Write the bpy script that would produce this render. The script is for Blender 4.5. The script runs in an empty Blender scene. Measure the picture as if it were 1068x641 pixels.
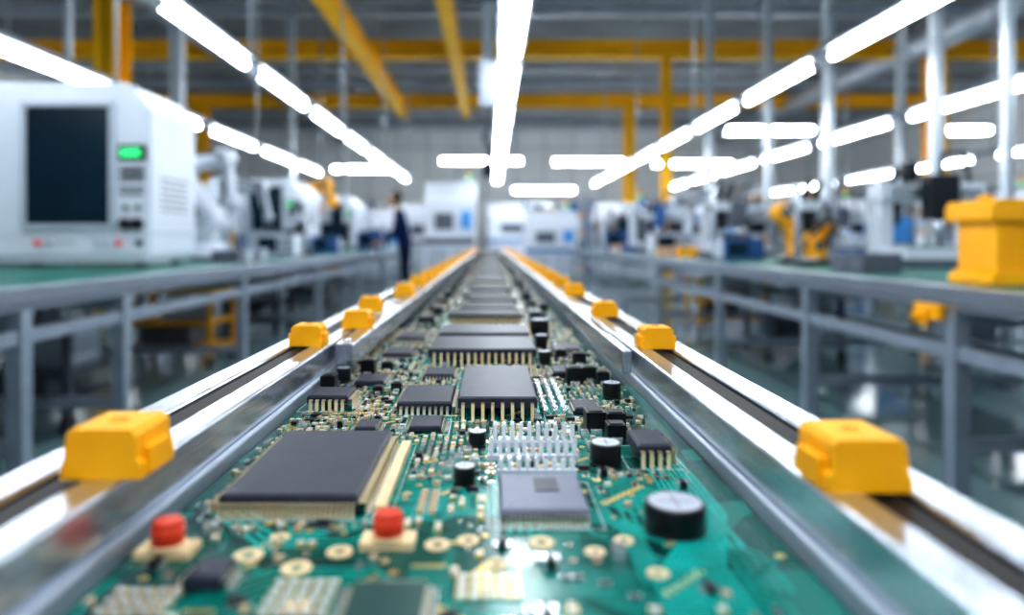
import bpy, bmesh, math, random
from mathutils import Vector, Matrix
random.seed(7)
sc = bpy.context.scene
COL = sc.collection
try:
    sc.view_settings.view_transform = 'Standard'
except Exception: pass
try:
    sc.view_settings.look = 'Medium High Contrast'
except Exception: pass

# ---------------------------------------------------------------- materials
M = {}
def mat(name, col, rough=0.5, metal=0.0, var=0.12, scale=8.0, emit=0.0, coat=0.0, bump=0.0, spec=None, stretch=None):
    m = bpy.data.materials.new(name); m.use_nodes = True
    nt = m.node_tree; b = nt.nodes['Principled BSDF']
    tc = nt.nodes.new('ShaderNodeTexCoord')
    nz = nt.nodes.new('ShaderNodeTexNoise'); nz.inputs['Scale'].default_value = scale
    nz.inputs['Detail'].default_value = 2
    if stretch:
        mp = nt.nodes.new('ShaderNodeMapping'); mp.inputs['Scale'].default_value = stretch
        nt.links.new(tc.outputs['Object'], mp.inputs['Vector']); nt.links.new(mp.outputs['Vector'], nz.inputs['Vector'])
    else:
        nt.links.new(tc.outputs['Object'], nz.inputs['Vector'])
    cr = nt.nodes.new('ShaderNodeValToRGB')
    lo = [max(0, c*(1-var)) for c in col]; hi = [min(1, c*(1+var)) for c in col]
    cr.color_ramp.elements[0].position = 0.3; cr.color_ramp.elements[1].position = 0.7
    cr.color_ramp.elements[0].color = (*lo, 1); cr.color_ramp.elements[1].color = (*hi, 1)
    nt.links.new(nz.outputs['Fac'], cr.inputs['Fac'])
    nt.links.new(cr.outputs['Color'], b.inputs['Base Color'])
    b.inputs['Roughness'].default_value = rough
    b.inputs['Metallic'].default_value = metal
    if spec is not None: b.inputs['Specular IOR Level'].default_value = spec
    if coat:
        b.inputs['Coat Weight'].default_value = coat
        b.inputs['Coat Roughness'].default_value = 0.12
    if emit:
        b.inputs['Emission Color'].default_value = (*col, 1)
        b.inputs['Emission Strength'].default_value = emit
    if bump:
        bp = nt.nodes.new('ShaderNodeBump'); bp.inputs['Strength'].default_value = bump
        bp.inputs['Distance'].default_value = 0.002
        nt.links.new(nz.outputs['Fac'], bp.inputs['Height'])
        nt.links.new(bp.outputs['Normal'], b.inputs['Normal'])
    M[name] = m
    return m

mat('alu', (0.56,0.60,0.67), 0.24, 0.9, 0.10, 30, bump=0.12, stretch=(12,0.3,12))
mat('alu_matte', (0.30,0.34,0.40), 0.42, 0.5, 0.08, 12)
mat('steel_post', (0.55,0.60,0.66), 0.35, 0.4, 0.06, 6)
mat('belt_black', (0.010,0.006,0.005), 0.5, 0, 0.3, 60, spec=0.2)
mat('clip_yellow', (1.0,0.43,0.003), 0.5, 0, 0.06, 40, spec=0.3)
mat('yellow_paint', (1.0,0.43,0.005), 0.45, 0, 0.1, 2, spec=0.3)
mat('beam_yellow', (1.0,0.50,0.012), 0.55, 0, 0.1, 1.5, spec=0.2)
mat('white_shell', (0.60,0.64,0.72), 0.38, 0, 0.03, 3)
mat('light_grey', (0.40,0.44,0.51), 0.45, 0, 0.06, 4)
mat('mid_grey', (0.09,0.105,0.14), 0.5, 0, 0.1, 4)
mat('dark_plastic', (0.008,0.011,0.018), 0.4, 0, 0.2, 10, spec=0.3)
mat('screen_dark', (0.003,0.017,0.030), 0.25, 0, 0.25, 1.5, spec=0.25)
mat('screen_blue', (0.04,0.20,0.5), 0.3, 0, 0.3, 6, emit=0.35)
mat('lcd_green', (0.03,0.85,0.22), 0.4, 0, 0.1, 20, emit=0.7)
mat('red_button', (0.75,0.03,0.02), 0.35, 0, 0.1)
mat('red_cap', (0.66,0.045,0.012), 0.4, 0, 0.1, 60, spec=0.3)
mat('ceramic_cream', (0.78,0.58,0.33), 0.5, 0, 0.1, 60)
mat('mat_green', (0.005,0.13,0.10), 0.4, 0, 0.12, 5, spec=0.25)
mat('bench_top', (0.36,0.43,0.46), 0.3, 0, 0.06, 4)
mat('tube_emit', (0.90,0.96,1.0), 0.5, 0, 0.0, 1, emit=33)
mat('tube_cap', (0.5,0.52,0.55), 0.4, 0.4, 0.05)
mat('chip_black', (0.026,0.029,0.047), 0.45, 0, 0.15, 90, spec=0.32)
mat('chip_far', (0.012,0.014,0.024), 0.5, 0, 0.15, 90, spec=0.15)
mat('chip_grey', (0.11,0.115,0.175), 0.42, 0, 0.08, 60, spec=0.35)
mat('chip_mark', (0.08,0.08,0.11), 0.5)
mat('chip_green', (0.004,0.05,0.045), 0.35, spec=0.4)
mat('pin_metal', (0.92,0.86,0.70), 0.28, 0.7, 0.06, 50)
mat('pin_cream', (0.95,0.78,0.50), 0.32, 0.4, 0.08, 50)
mat('solder', (0.88,0.91,0.94), 0.22, 0.8, 0.08, 90)
mat('gold', (0.95,0.66,0.24), 0.28, 0.7, 0.08, 60)
mat('silk_white', (0.75,0.85,0.80), 0.6)
mat('trace', (0.0,0.23,0.185), 0.22, 0, 0.15, 40, spec=0.4)
mat('trace_light', (0.008,0.36,0.31), 0.22, 0.0, 0.15, 40, spec=0.4)
mat('smd_black', (0.008,0.008,0.012), 0.4, spec=0.3)
mat('smd_beige', (0.62,0.40,0.20), 0.5)
mat('smd_white', (0.72,0.75,0.80), 0.4)
mat('smd_brown', (0.16,0.065,0.03), 0.5)
mat('cap_black', (0.005,0.006,0.009), 0.32, 0, 0.2, 50, spec=0.4)
mat('cap_top', (0.55,0.58,0.66), 0.38, 0.6, 0.04, 50)
mat('navy_cloth', (0.004,0.012,0.055), 0.8, 0, 0.2, 12, spec=0.1)
mat('trouser', (0.005,0.009,0.028), 0.85, 0, 0.2, 12, spec=0.1)
mat('skin', (0.45,0.25,0.18), 0.5, 0, 0.06, 12)
mat('hair', (0.02,0.014,0.01), 0.6, 0, 0.3, 40)
mat('shoe', (0.02,0.02,0.02), 0.4)
mat('eye_white', (0.8,0.8,0.8), 0.3)
mat('blue_paint', (0.02,0.10,0.30), 0.4, 0, 0.1, 4)
mat('ceiling_mat', (0.30,0.32,0.35), 0.8, 0, 0.2, 0.6, spec=0.1)
mat('cable', (0.03,0.035,0.05), 0.5)
mat('duct', (0.50,0.54,0.60), 0.4, 0.4, 0.1, 3)

def pcb_mat():
    m = mat('pcb_green', (0.004,0.15,0.10), 0.17, 0, 0.1, 20, spec=0.42)
    nt = m.node_tree; b = nt.nodes['Principled BSDF']
    tc = nt.nodes.new('ShaderNodeTexCoord')
    vo = nt.nodes.new('ShaderNodeTexVoronoi'); vo.distance = 'CHEBYCHEV'
    vo.inputs['Scale'].default_value = 28
    nt.links.new(tc.outputs['Object'], vo.inputs['Vector'])
    cr = nt.nodes.new('ShaderNodeValToRGB'); cr.color_ramp.interpolation = 'CONSTANT'
    e = cr.color_ramp.elements
    e[0].color = (0.0,0.080,0.064,1); e[1].position = 0.62; e[1].color = (0.0,0.15,0.12,1)
    n = cr.color_ramp.elements.new(0.82); n.color = (0.0,0.042,0.038,1)
    sp = nt.nodes.new('ShaderNodeSeparateColor')
    nt.links.new(vo.outputs['Color'], sp.inputs['Color'])
    nt.links.new(sp.outputs[0], cr.inputs['Fac'])
    nt.links.new(cr.outputs['Color'], b.inputs['Base Color'])
pcb_mat()
mat('floor_epoxy', (0.19,0.30,0.32), 0.13, 0, 0.1, 0.7)
def wall_mat():
    m = mat('wall_panel', (0.72,0.75,0.78), 0.6, 0, 0.05, 0.5)
    nt = m.node_tree; b = nt.nodes['Principled BSDF']
    tc = nt.nodes.new('ShaderNodeTexCoord')
    br = nt.nodes.new('ShaderNodeTexBrick'); br.offset = 0
    br.inputs['Scale'].default_value = 1.0; br.inputs['Brick Width'].default_value = 1.2
    br.inputs['Row Height'].default_value = 2.0; br.inputs['Mortar Size'].default_value = 0.02
    br.inputs['Color1'].default_value = (0.84,0.87,0.90,1); br.inputs['Color2'].default_value = (0.90,0.92,0.94,1)
    br.inputs['Mortar'].default_value = (0.35,0.37,0.40,1)
    mp = nt.nodes.new('ShaderNodeMapping'); mp.inputs['Rotation'].default_value = (math.pi/2,0,0)
    nt.links.new(tc.outputs['Object'], mp.inputs['Vector'])
    nt.links.new(mp.outputs['Vector'], br.inputs['Vector'])
    nt.links.new(br.outputs['Color'], b.inputs['Base Color'])
wall_mat()

# ---------------------------------------------------------------- mesh builder
class MB:
    def __init__(s): s.v=[]; s.f=[]; s.m=[]; s.s=[]
    def _add(s, vs, fs, m, sm=False):
        o = len(s.v); s.v += [tuple(v) for v in vs]
        for f in fs:
            s.f.append([i+o for i in f]); s.m.append(m); s.s.append(sm)
    def box(s,x0,x1,y0,y1,z0,z1,m):
        vs=[(x,y,z) for z in (z0,z1) for y in (y0,y1) for x in (x0,x1)]
        s._add(vs,[(0,2,3,1),(4,5,7,6),(0,1,5,4),(2,6,7,3),(0,4,6,2),(1,3,7,5)],m)
    def rbox(s,c,d,ang,m):
        ca,sa=math.cos(ang),math.sin(ang); vs=[]
        for z in (-1,1):
            for y in (-1,1):
                for x in (-1,1):
                    X=x*d[0]/2; Y=y*d[1]/2
                    vs.append((c[0]+X*ca-Y*sa, c[1]+X*sa+Y*ca, c[2]+z*d[2]/2))
        s._add(vs,[(0,2,3,1),(4,5,7,6),(0,1,5,4),(2,6,7,3),(0,4,6,2),(1,3,7,5)],m)
    def cyl(s,p0,p1,r0,m,r1=None,n=16,cap=None):
        if r1 is None: r1=r0
        p0=Vector(p0); p1=Vector(p1); d=(p1-p0).normalized()
        a=d.orthogonal().normalized(); b=d.cross(a)
        vs=[]
        for p,r in ((p0,r0),(p1,r1)):
            for i in range(n):
                t=2*math.pi*i/n; vs.append(p+a*(r*math.cos(t))+b*(r*math.sin(t)))
        s._add(vs,[(i,(i+1)%n,n+(i+1)%n,n+i) for i in range(n)],m,True)
        o=len(s.v)-2*n
        s.f.append([o+i for i in range(n)][::-1]); s.m.append(m); s.s.append(False)
        s.f.append([o+n+i for i in range(n)]); s.m.append(cap or m); s.s.append(False)
    def path(s,pts,r,m,n=10):
        for a,b in zip(pts[:-1],pts[1:]): s.cyl(a,b,r,m,n=n)
        for p in pts[1:-1]: s.sph(p,(r,r,r),m,n,6)
    def sph(s,c,r,m,n=16,k=10):
        vs=[];fs=[]
        for j in range(1,k):
            ph=math.pi*j/k
            for i in range(n):
                t=2*math.pi*i/n
                vs.append((c[0]+r[0]*math.sin(ph)*math.cos(t),c[1]+r[1]*math.sin(ph)*math.sin(t),c[2]+r[2]*math.cos(ph)))
        T=len(vs); vs.append((c[0],c[1],c[2]+r[2])); vs.append((c[0],c[1],c[2]-r[2]))
        for j in range(k-2):
            for i in range(n): fs.append((j*n+i,(j+1)*n+i,(j+1)*n+(i+1)%n,j*n+(i+1)%n))
        for i in range(n):
            fs.append((T,i,(i+1)%n)); fs.append((T+1,(k-2)*n+(i+1)%n,(k-2)*n+i))
        s._add(vs,fs,m,True)
    def prism(s,poly,axis,a,b,m):
        def P(u,w,t):
            return {'y':(u,t,w),'x':(t,u,w),'z':(u,w,t)}[axis]
        n=len(poly); vs=[P(u,w,a) for u,w in poly]+[P(u,w,b) for u,w in poly]
        s._add(vs,[tuple(range(n)),tuple(range(2*n-1,n-1,-1))]+[(i,(i+1)%n,n+(i+1)%n,n+i) for i in range(n)],m)
    def ring(s,c,ri,ro,m,n=20,h=0.0004):
        vs=[]
        for z in (0,h):
            for r in (ri,ro):
                for i in range(n):
                    t=2*math.pi*i/n; vs.append((c[0]+r*math.cos(t),c[1]+r*math.sin(t),c[2]+z))
        fs=[]
        for i in range(n):
            j=(i+1)%n
            fs+= [(2*n+i,3*n+i,3*n+j,2*n+j),(n+i,n+j,3*n+j,3*n+i),(i,2*n+i,2*n+j,j)]
        s._add(vs,fs,m)
    def obj(s,name,parent=None,loc=(0,0,0),bevel=0,seg=2,rotz=0):
        me=bpy.data.meshes.new(name); me.from_pydata(s.v,[],s.f)
        names=list(dict.fromkeys(s.m))
        for n in names: me.materials.append(M[n])
        idx={n:i for i,n in enumerate(names)}
        me.polygons.foreach_set('material_index',[idx[n] for n in s.m])
        me.polygons.foreach_set('use_smooth',s.s)
        bm=bmesh.new(); bm.from_mesh(me); bmesh.ops.recalc_face_normals(bm,faces=bm.faces); bm.to_mesh(me); bm.free()
        o=bpy.data.objects.new(name,me); COL.objects.link(o); o.location=loc; o.rotation_euler=(0,0,rotz)
        if parent: o.parent=parent
        if bevel:
            md=o.modifiers.new('bevel','BEVEL'); md.width=bevel; md.segments=seg; md.limit_method='ANGLE'; md.angle_limit=math.radians(40)
        return o
def group(name,loc=(0,0,0),rotz=0):
    e=bpy.data.objects.new(name,None); COL.objects.link(e); e.location=loc; e.rotation_euler=(0,0,rotz); e.empty_display_size=0.1
    return e

# ---------------------------------------------------------------- room shell
RX0,RX1,RY0,RY1,H=-12,14,-6,28,5.6
def slab(name,a,b,m):
    mb=MB(); c=[(a[i]+b[i])/2 for i in range(3)]
    mb.box(a[0]-c[0],b[0]-c[0],a[1]-c[1],b[1]-c[1],a[2]-c[2],b[2]-c[2],m); mb.obj(name,loc=c)
slab('floor',(RX0,RY0,-0.1),(RX1,RY1,0),'floor_epoxy')
slab('ceiling',(RX0,RY0,H),(RX1,RY1,H+0.1),'ceiling_mat')
slab('wall_left',(RX0-0.1,RY0,0),(RX0,RY1,H),'wall_panel')
slab('wall_right',(RX1,RY0,0),(RX1+0.1,RY1,H),'wall_panel')
slab('wall_back',(RX0-0.1,RY1,0),(RX1+0.1,RY1+0.1,H),'wall_panel')
slab('wall_front',(RX0-0.1,RY0-0.1,0),(RX1+0.1,RY0,H),'wall_panel')

def ibeam(name,a,b,w,h,m,axis):
    g=group(name,((a[0]+b[0])/2,(a[1]+b[1])/2,a[2])); mb=MB()
    L=(b[0]-a[0]) if axis=='x' else (b[1]-a[1])
    t=h*0.12
    def bx(u0,u1,z0,z1):
        if axis=='x': mb.box(-L/2,L/2,u0,u1,z0,z1,m)
        else: mb.box(u0,u1,-L/2,L/2,z0,z1,m)
    bx(-w/2,w/2,0,t); bx(-w/2,w/2,h-t,h); bx(-w*0.08,w*0.08,t,h-t)
    mb.obj('i_section',g)
ibeam('roof_beam',(-11.9,14.6,4.9),(13.9,14.6,4.9),0.3,0.36,'beam_yellow','x')
ibeam('roof_beam',(-11.9,20.0,4.9),(13.9,20.0,4.9),0.3,0.36,'beam_yellow','x')
ibeam('roof_beam',(-2.55,3,4.64),(-2.55,20.2,4.64),0.32,0.25,'beam_yellow','y')
ibeam('roof_beam',(-0.72,3,4.64),(-0.72,20.2,4.64),0.24,0.25,'beam_yellow','y')
for y in (9.0,10.5,12.5,16.6,18.4,23,25.5):
    ibeam('ceiling_purlin',(-11.9,y,5.12),(13.9,y,5.12),0.14,0.2,'duct','x')
def column(x,y,w):
    g=group('steel_column',(x,y,0)); mb=MB()
    top=4.9
    mb.box(-w/2,w/2,-w/2,-w/2+w*0.12,0.03,top,'beam_yellow'); mb.box(-w/2,w/2,w/2-w*0.12,w/2,0.03,top,'beam_yellow')
    mb.box(-w*0.07,w*0.07,-w/2,w/2,0.03,top,'beam_yellow'); mb.box(-w*0.8,w*0.8,-w*0.8,w*0.8,0,0.03,'mid_grey')
    mb.obj('h_section',g)
column(-6.1,11.0,0.4); column(4.05,20.0,0.3); column(3.75,14.6,0.20); column(-8.5,20,0.4); column(9.5,14.6,0.35)
for x,r in ((-5.6,0.22),(8.8,0.25)):
    g=group('ventilation_duct',(x,0,5.0)); mb=MB()
    mb.cyl((0,4,0),(0,27.5,0),r,'duct',n=20)
    for y in range(5,27,3):
        mb.cyl((0,y,0),(0,y+0.08,0),r*1.08,'alu_matte',n=20); mb.cyl((0,y+0.04,r),(0,y+0.04,0.6),0.015,'steel_post',n=6)
    mb.obj('duct_run',g)

# ---------------------------------------------------------------- lights
def light_row(x,z,y0,n,period=1.85,L=1.56,r=0.031,offs=(0,),track=0.16,hx=0.0):
    g=group('fluorescent_light_row',(x,y0,z))
    tr=MB(); tb=MB(); hg=MB()
    ex=max(abs(o) for o in offs)
    tr.prism([(-track/2-ex,0.045),(track/2+ex,0.045),(track/2+ex-0.03,0.11),(-track/2-ex+0.03,0.11)],'y',-0.1,n*period,'alu_matte')
    for i in range(n):
        for o in offs:
            a=i*period
            tb.cyl((o,a+0.04,0),(o,a+L-0.04,0),r,'tube_emit',n=8)
            tr.cyl((o,a,0),(o,a+0.04,0),r*1.05,'tube_cap',n=14); tr.cyl((o,a+L-0.04,0),(o,a+L,0),r*1.05,'tube_cap',n=14)
            tr.box(o-0.015,o+0.015,a,a+0.04,0,0.06,'tube_cap'); tr.box(o-0.015,o+0.015,a+L-0.04,a+L,0,0.06,'tube_cap')
        if i%2==0:
            hg.cyl((hx,a+L+0.1,0.1),(hx,a+L+0.1,H-z),0.016,'steel_post',n=8)
    tr.obj('light_track',g); tb.obj('tubes',g); hg.obj('hanger_rods',g)
light_row(-2.1,2.51,-3.1,11)
light_row(-3.38,2.33,-2.9,9)
light_row(0.17,2.62,-3.0,12,r=0.026,L=1.55,offs=(-0.055,0.055),track=0.1)
light_row(2.78,2.51,-3.3,12,period=1.83)
light_row(4.45,2.31,-2.2,10,period=1.95,L=1.65)
light_row(7.8,2.31,4.4,7,period=2.2,L=1.7)
light_row(-7.5,2.6,4.4,6,period=2.2,L=1.7)
def cross_light(x0,x1,y,z):
    g=group('fluorescent_light_fixture',((x0+x1)/2,y,z)); L=(x1-x0)/2; mb=MB(); tb=MB()
    mb.prism([(-0.16,0.06),(0.16,0.06),(0.1,0.14),(-0.1,0.14)],'x',-L,L,'alu_matte')
    tb.cyl((-L+0.03,-0.07,0),(L-0.03,-0.07,0),0.06,'tube_emit',n=8); tb.cyl((-L+0.03,0.09,0),(L-0.03,0.09,0),0.06,'tube_emit',n=8)
    for s in (-1,1):
        mb.box(s*L-0.03,s*L+0.03,-0.15,0.17,-0.06,0.07,'tube_cap'); mb.cyl((s*L*0.8,0,0.13),(s*L*0.8,0,H-z),0.012,'steel_post',n=6)
    mb.obj('housing',g); tb.obj('tubes',g)
for a in ((-1.55,0.95,21,3.45),(1.9,4.1,21,3.42),(4.95,7.4,21,3.36),(0.7,2.7,22,2.62),(5.3,7.3,15.5,3.5),(10.0,11.3,15.5,3.5),(-5.1,-3.2,22,3.3)):
    cross_light(*a)

def post(x,y,w=0.09,name='support_post'):
    g=group(name,(x,y,0)); mb=MB()
    mb.box(-w/2,w/2,-w/2,w/2,0.015,H,'steel_post'); mb.box(-w*0.9,w*0.9,-w*0.9,w*0.9,0,0.015,'mid_grey')
    mb.box(-w*0.12,w*0.12,-w/2-0.004,-w/2,0.1,H-0.05,'alu_matte')
    mb.obj('upright',g,bevel=0.006)
for x,y,w in ((3.52,4.65,0.06),(3.52,5.4,0.075),(3.52,7.1,0.07),(3.52,8.65,0.08),(3.52,11,0.1),(-3.56,7.75,0.13),(-3.56,5.75,0.05),(-3.56,12.2,0.1),(-3.56,16.5,0.12),(6.6,8.0,0.1),(6.6,11,0.1),(6.6,13.5,0.1)):
    post(x,y,w)

g=group('cable_drop',(-0.03,6.6,0)); mb=MB()
mb.box(-0.05,0.05,-0.04,0.04,2.75,H,'steel_post'); mb.box(-0.08,0.08,-0.06,0.06,2.3,2.75,'light_grey')
mb.path([(0,0,2.3),(0.02,0,2.15),(-0.03,0,2.0),(0.03,0,1.86),(0,0,1.75)],0.026,'cable')
mb.box(-0.05,0.05,-0.04,0.04,1.62,1.76,'dark_plastic'); mb.box(-0.1,0.1,-0.08,0.08,3.3,3.6,'mid_grey')
mb.obj('conduit',g,bevel=0.005)

# ---------------------------------------------------------------- benches
BT=0.846
def bench(xi,xo,y0,y1,legs,zlow,sgn):
    g=group('workbench',(xi,0,0)); d=(xo-xi); mb=MB(); top=MB()
    def bx(m_,u0,u1,a,b,c,e,mt):
        X0,X1=sorted((u0*sgn,u1*sgn)); m_.box(X0,X1,a,b,c,e,mt)
    D=abs(d)
    bx(top,0.02,D,y0,y1,0.825,0.841,'bench_top')
    yy=y0+0.15
    while yy<y1-1.0:
        bx(top,0.07,D-0.1,yy,yy+1.5,0.8411,0.845,'mat_green'); yy+=1.58
    bx(mb,0.0,0.05,y0,y1,0.76,0.845,'alu'); bx(mb,-0.006,0.0,y0,y1,0.832,0.845,'alu'); bx(mb,-0.004,0,y0,y1,0.775,0.790,'mid_grey')
    bx(mb,D-0.05,D,y0,y1,0.76,0.825,'alu_matte')
    bx(mb,0.01,0.05,y0,y1,zlow,zlow+0.05,'alu_matte')
    bx(mb,D-0.05,D-0.01,y0,y1,0.25,0.3,'alu_matte')
    for y in legs:
        bx(mb,0.0,0.06,y-0.03,y+0.03,0.02,0.76,'alu_matte'); bx(mb,D-0.06,D,y-0.03,y+0.03,0.02,0.76,'alu_matte')
        bx(mb,0.05,D-0.05,y-0.02,y+0.02,0.70,0.76,'alu_matte'); bx(mb,0.05,D-0.05,y-0.02,y+0.02,0.25,0.3,'alu_matte')
        for u in (0.03,D-0.03): mb.cyl((u*sgn,y,0),(u*sgn,y,0.022),0.04,'dark_plastic',n=12)
    top.obj('bench_top',g); mb.obj('bench_frame',g,bevel=0.004)
bench(-1.65,-3.42,-2,14,[-1.5,0.5,2.43,3.1,4.6,6.6,8.6,10.6,12.4,13.8],0.64,-1)
bench(1.65,3.42,-2,14,[-1.5,0.5,2.46,3.6,5.0,6.8,8.6,10.6,12.4,13.8],0.58,1)
bench(5.0,6.4,3,16,[3.2,6,9,12,15.5],0.5,1)
bench(-5.0,-6.4,3,10.5,[3.2,6,9,10.3],0.5,-1)

# ---------------------------------------------------------------- conveyor
g=group('conveyor_line',(0,0,0)); CY0,CY1=-0.6,7.6
RT=0.918
mb=MB()
def rail(sign,xi,mbs):
    s=sign; a=lambda u0,u1,z0,z1,m,y0=CY0,y1=CY1: mbs.box(min(s*u0,s*u1),max(s*u0,s*u1),y0,y1,z0,z1,m)
    a(xi,xi+0.016,0.80,RT,'alu')
    a(xi+0.016,xi+0.032,0.80,RT-0.010,'alu_matte')
    a(xi+0.0175,xi+0.0305,RT-0.010,RT-0.002,'belt_black')
    a(xi+0.032,xi+0.050,0.78,RT,'alu')
    a(xi+0.050,xi+0.058,0.80,RT-0.016,'alu')
    a(xi-0.004,xi,0.80,0.8985,'alu_matte')
rail(1,0.121,mb); rail(-1,0.142,mb)
mb.box(-0.138,0.117,CY0,CY1,0.84,0.886,'mid_grey')
mb.obj('side_rails',g,bevel=0.0016)
mb=MB()
mb.box(-0.1375,-0.121,0.60,CY1,0.8995,RT+0.001,'alu'); mb.box(0.109,0.1165,0.565,CY1,0.8995,RT+0.001,'alu')
mb.cyl((-0.131,0.62,RT),(-0.131,0.62,RT+0.003),0.004,'solder'); 
mb.obj('guide_strips',g,bevel=0.0012)
mb=MB()
for y in (0.3,2.2,4.1,6.0,7.4):
    for s,x in ((-1,-0.19),(1,0.17)):
        mb.box(x-0.025,x+0.025,y-0.025,y+0.025,0.02,0.80,'alu_matte'); mb.cyl((x,y,0),(x,y,0.02),0.04,'dark_plastic')
    mb.box(-0.19,0.17,y-0.02,y+0.02,0.2,0.25,'alu_matte'); mb.box(-0.19,0.17,y-0.02,y+0.02,0.76,0.84,'alu_matte')
mb.obj('support_legs',g,bevel=0.003)
def clip_mesh():
    mb=MB()
    mb.prism([(-0.0155,0),(0.0155,0),(0.0155,0.006),(0.0135,0.008),(0.0135,0.017),(0.0115,0.0195),(-0.0115,0.0195),(-0.0135,0.017),(-0.0135,0.008),(-0.0155,0.006)],'y',-0.014,0.014,'clip_yellow')
    mb.box(0.0135,0.0172,-0.009,0.009,0.001,0.0115,'clip_yellow')
    mb.box(-0.0172,-0.0135,-0.009,0.009,0.001,0.0115,'clip_yellow')
    mb.cyl((0,0,0.019),(0,0,0.0202),0.0042,'clip_yellow',n=14)
    mb.box(-0.003,0.003,-0.0006,0.0006,0.0200,0.0206,'smd_brown')
    return mb
c0=clip_mesh().obj('rail_clip_0',g,(0.138,0.262,RT),bevel=0.0013,seg=3)
pos=[(-0.150,0.276),(0.142,0.59),(-0.161,0.605),(-0.139,0.715),(0.138,0.83),(-0.158,0.90),(-0.145,1.15),(0.14,1.15)]
y=1.38
while y<7.4:
    pos+= [(-0.15,y+0.03),(0.142,y)]; y+=0.19 if y<3 else 0.22
for i,(x,y) in enumerate(pos):
    o=c0.copy(); COL.objects.link(o); o.name='rail_clip_%d'%(i+1); o.parent=g
    o.location=(x,y,RT+(0.001 if x>-0.14 and x<0 else 0)); o.scale=(0.92,0.92,0.92) if 0<i<6 else (1,1,1)

# ---------------------------------------------------------------- circuit boards
def pins(mb,x0,x1,y0,y1,side,pitch,top,ln,m,w=None,foot=True):
    w=w or pitch*0.5; t=0.0006
    if side in 'FB':
        n=int((x1-x0)/pitch); st=(x1-x0-(n-1)*pitch)/2
        for i in range(n):
            x=x0+st+i*pitch; s=-1 if side=='F' else 1; yb=y0 if side=='F' else y1
            ya,yc=sorted((yb,yb+s*ln)); mb.box(x-w/2,x+w/2,ya,yc,top-t,top,m)
            ya,yc=sorted((yb+s*(ln-t),yb+s*ln)); mb.box(x-w/2,x+w/2,ya,yc,0.0003,top,m)
            if foot:
                ya,yc=sorted((yb+s*ln,yb+s*(ln+0.0022))); mb.box(x-w*0.6,x+w*0.6,ya,yc,0.0001,0.0008,'solder')
    else:
        n=int((y1-y0)/pitch); st=(y1-y0-(n-1)*pitch)/2
        for i in range(n):
            y=y0+st+i*pitch; s=-1 if side=='L' else 1; xb=x0 if side=='L' else x1
            a,b=sorted((xb,xb+s*ln)); mb.box(a,b,y-w/2,y+w/2,top-t,top,m)
            a,b=sorted((xb+s*(ln-t),xb+s*ln)); mb.box(a,b,y-w/2,y+w/2,0.0003,top,m)
            if foot:
                a,b=sorted((xb+s*ln,xb+s*(ln+0.0022))); mb.box(a,b,y-w*0.6,y+w*0.6,0.0001,0.0008,'solder')
def chip(mb,x0,x1,y0,y1,zb,zt,sides='FBLR',pitch=0.0024,ln=0.003,m='chip_black',pm='pin_metal',mark=True,w=None):
    c=min(0.0012,(zt-zb)*0.25)
    vs=[(x0,y0,zb),(x1,y0,zb),(x1,y1,zb),(x0,y1,zb),(x0,y0,zt-c),(x1,y0,zt-c),(x1,y1,zt-c),(x0,y1,zt-c),(x0+c,y0+c,zt),(x1-c,y0+c,zt),(x1-c,y1-c,zt),(x0+c,y1-c,zt)]
    fs=[(3,2,1,0),(8,9,10,11)]+[(i,(i+1)%4,4+(i+1)%4,4+i) for i in range(4)]+[(4+i,4+(i+1)%4,8+(i+1)%4,8+i) for i in range(4)]
    mb._add(vs,fs,m)
    for s in sides: pins(mb,x0,x1,y0,y1,s,pitch,(zb+zt)/2,ln,pm,w)
    if mark:
        mb.cyl((x0+0.005,y0+0.006,zt),(x0+0.005,y0+0.006,zt+0.0001),0.0014,'chip_mark',n=12)
def ecap(mb,x,y,r,h):
    mb.cyl((x,y,0),(x,y,0.0015),r*1.02,'cap_black',n=28); mb.cyl((x,y,0.0015),(x,y,0.003),r*0.93,'cap_black',n=28)
    mb.cyl((x,y,0.003),(x,y,h-0.0006),r,'cap_black',n=28); mb.cyl((x,y,h-0.0006),(x,y,h),r,'cap_black',r1=r*0.92,n=28)
    mb.cyl((x,y,h),(x,y,h+0.0002),r*0.86,'cap_top',n=28)
    mb.box(x-r*0.6,x+r*0.6,y-0.0003,y+0.0003,h+0.0002,h+0.0003,'chip_mark'); mb.box(x-0.0003,x+0.0003,y-r*0.6,y+r*0.6,h+0.0002,h+0.0003,'chip_mark')
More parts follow.
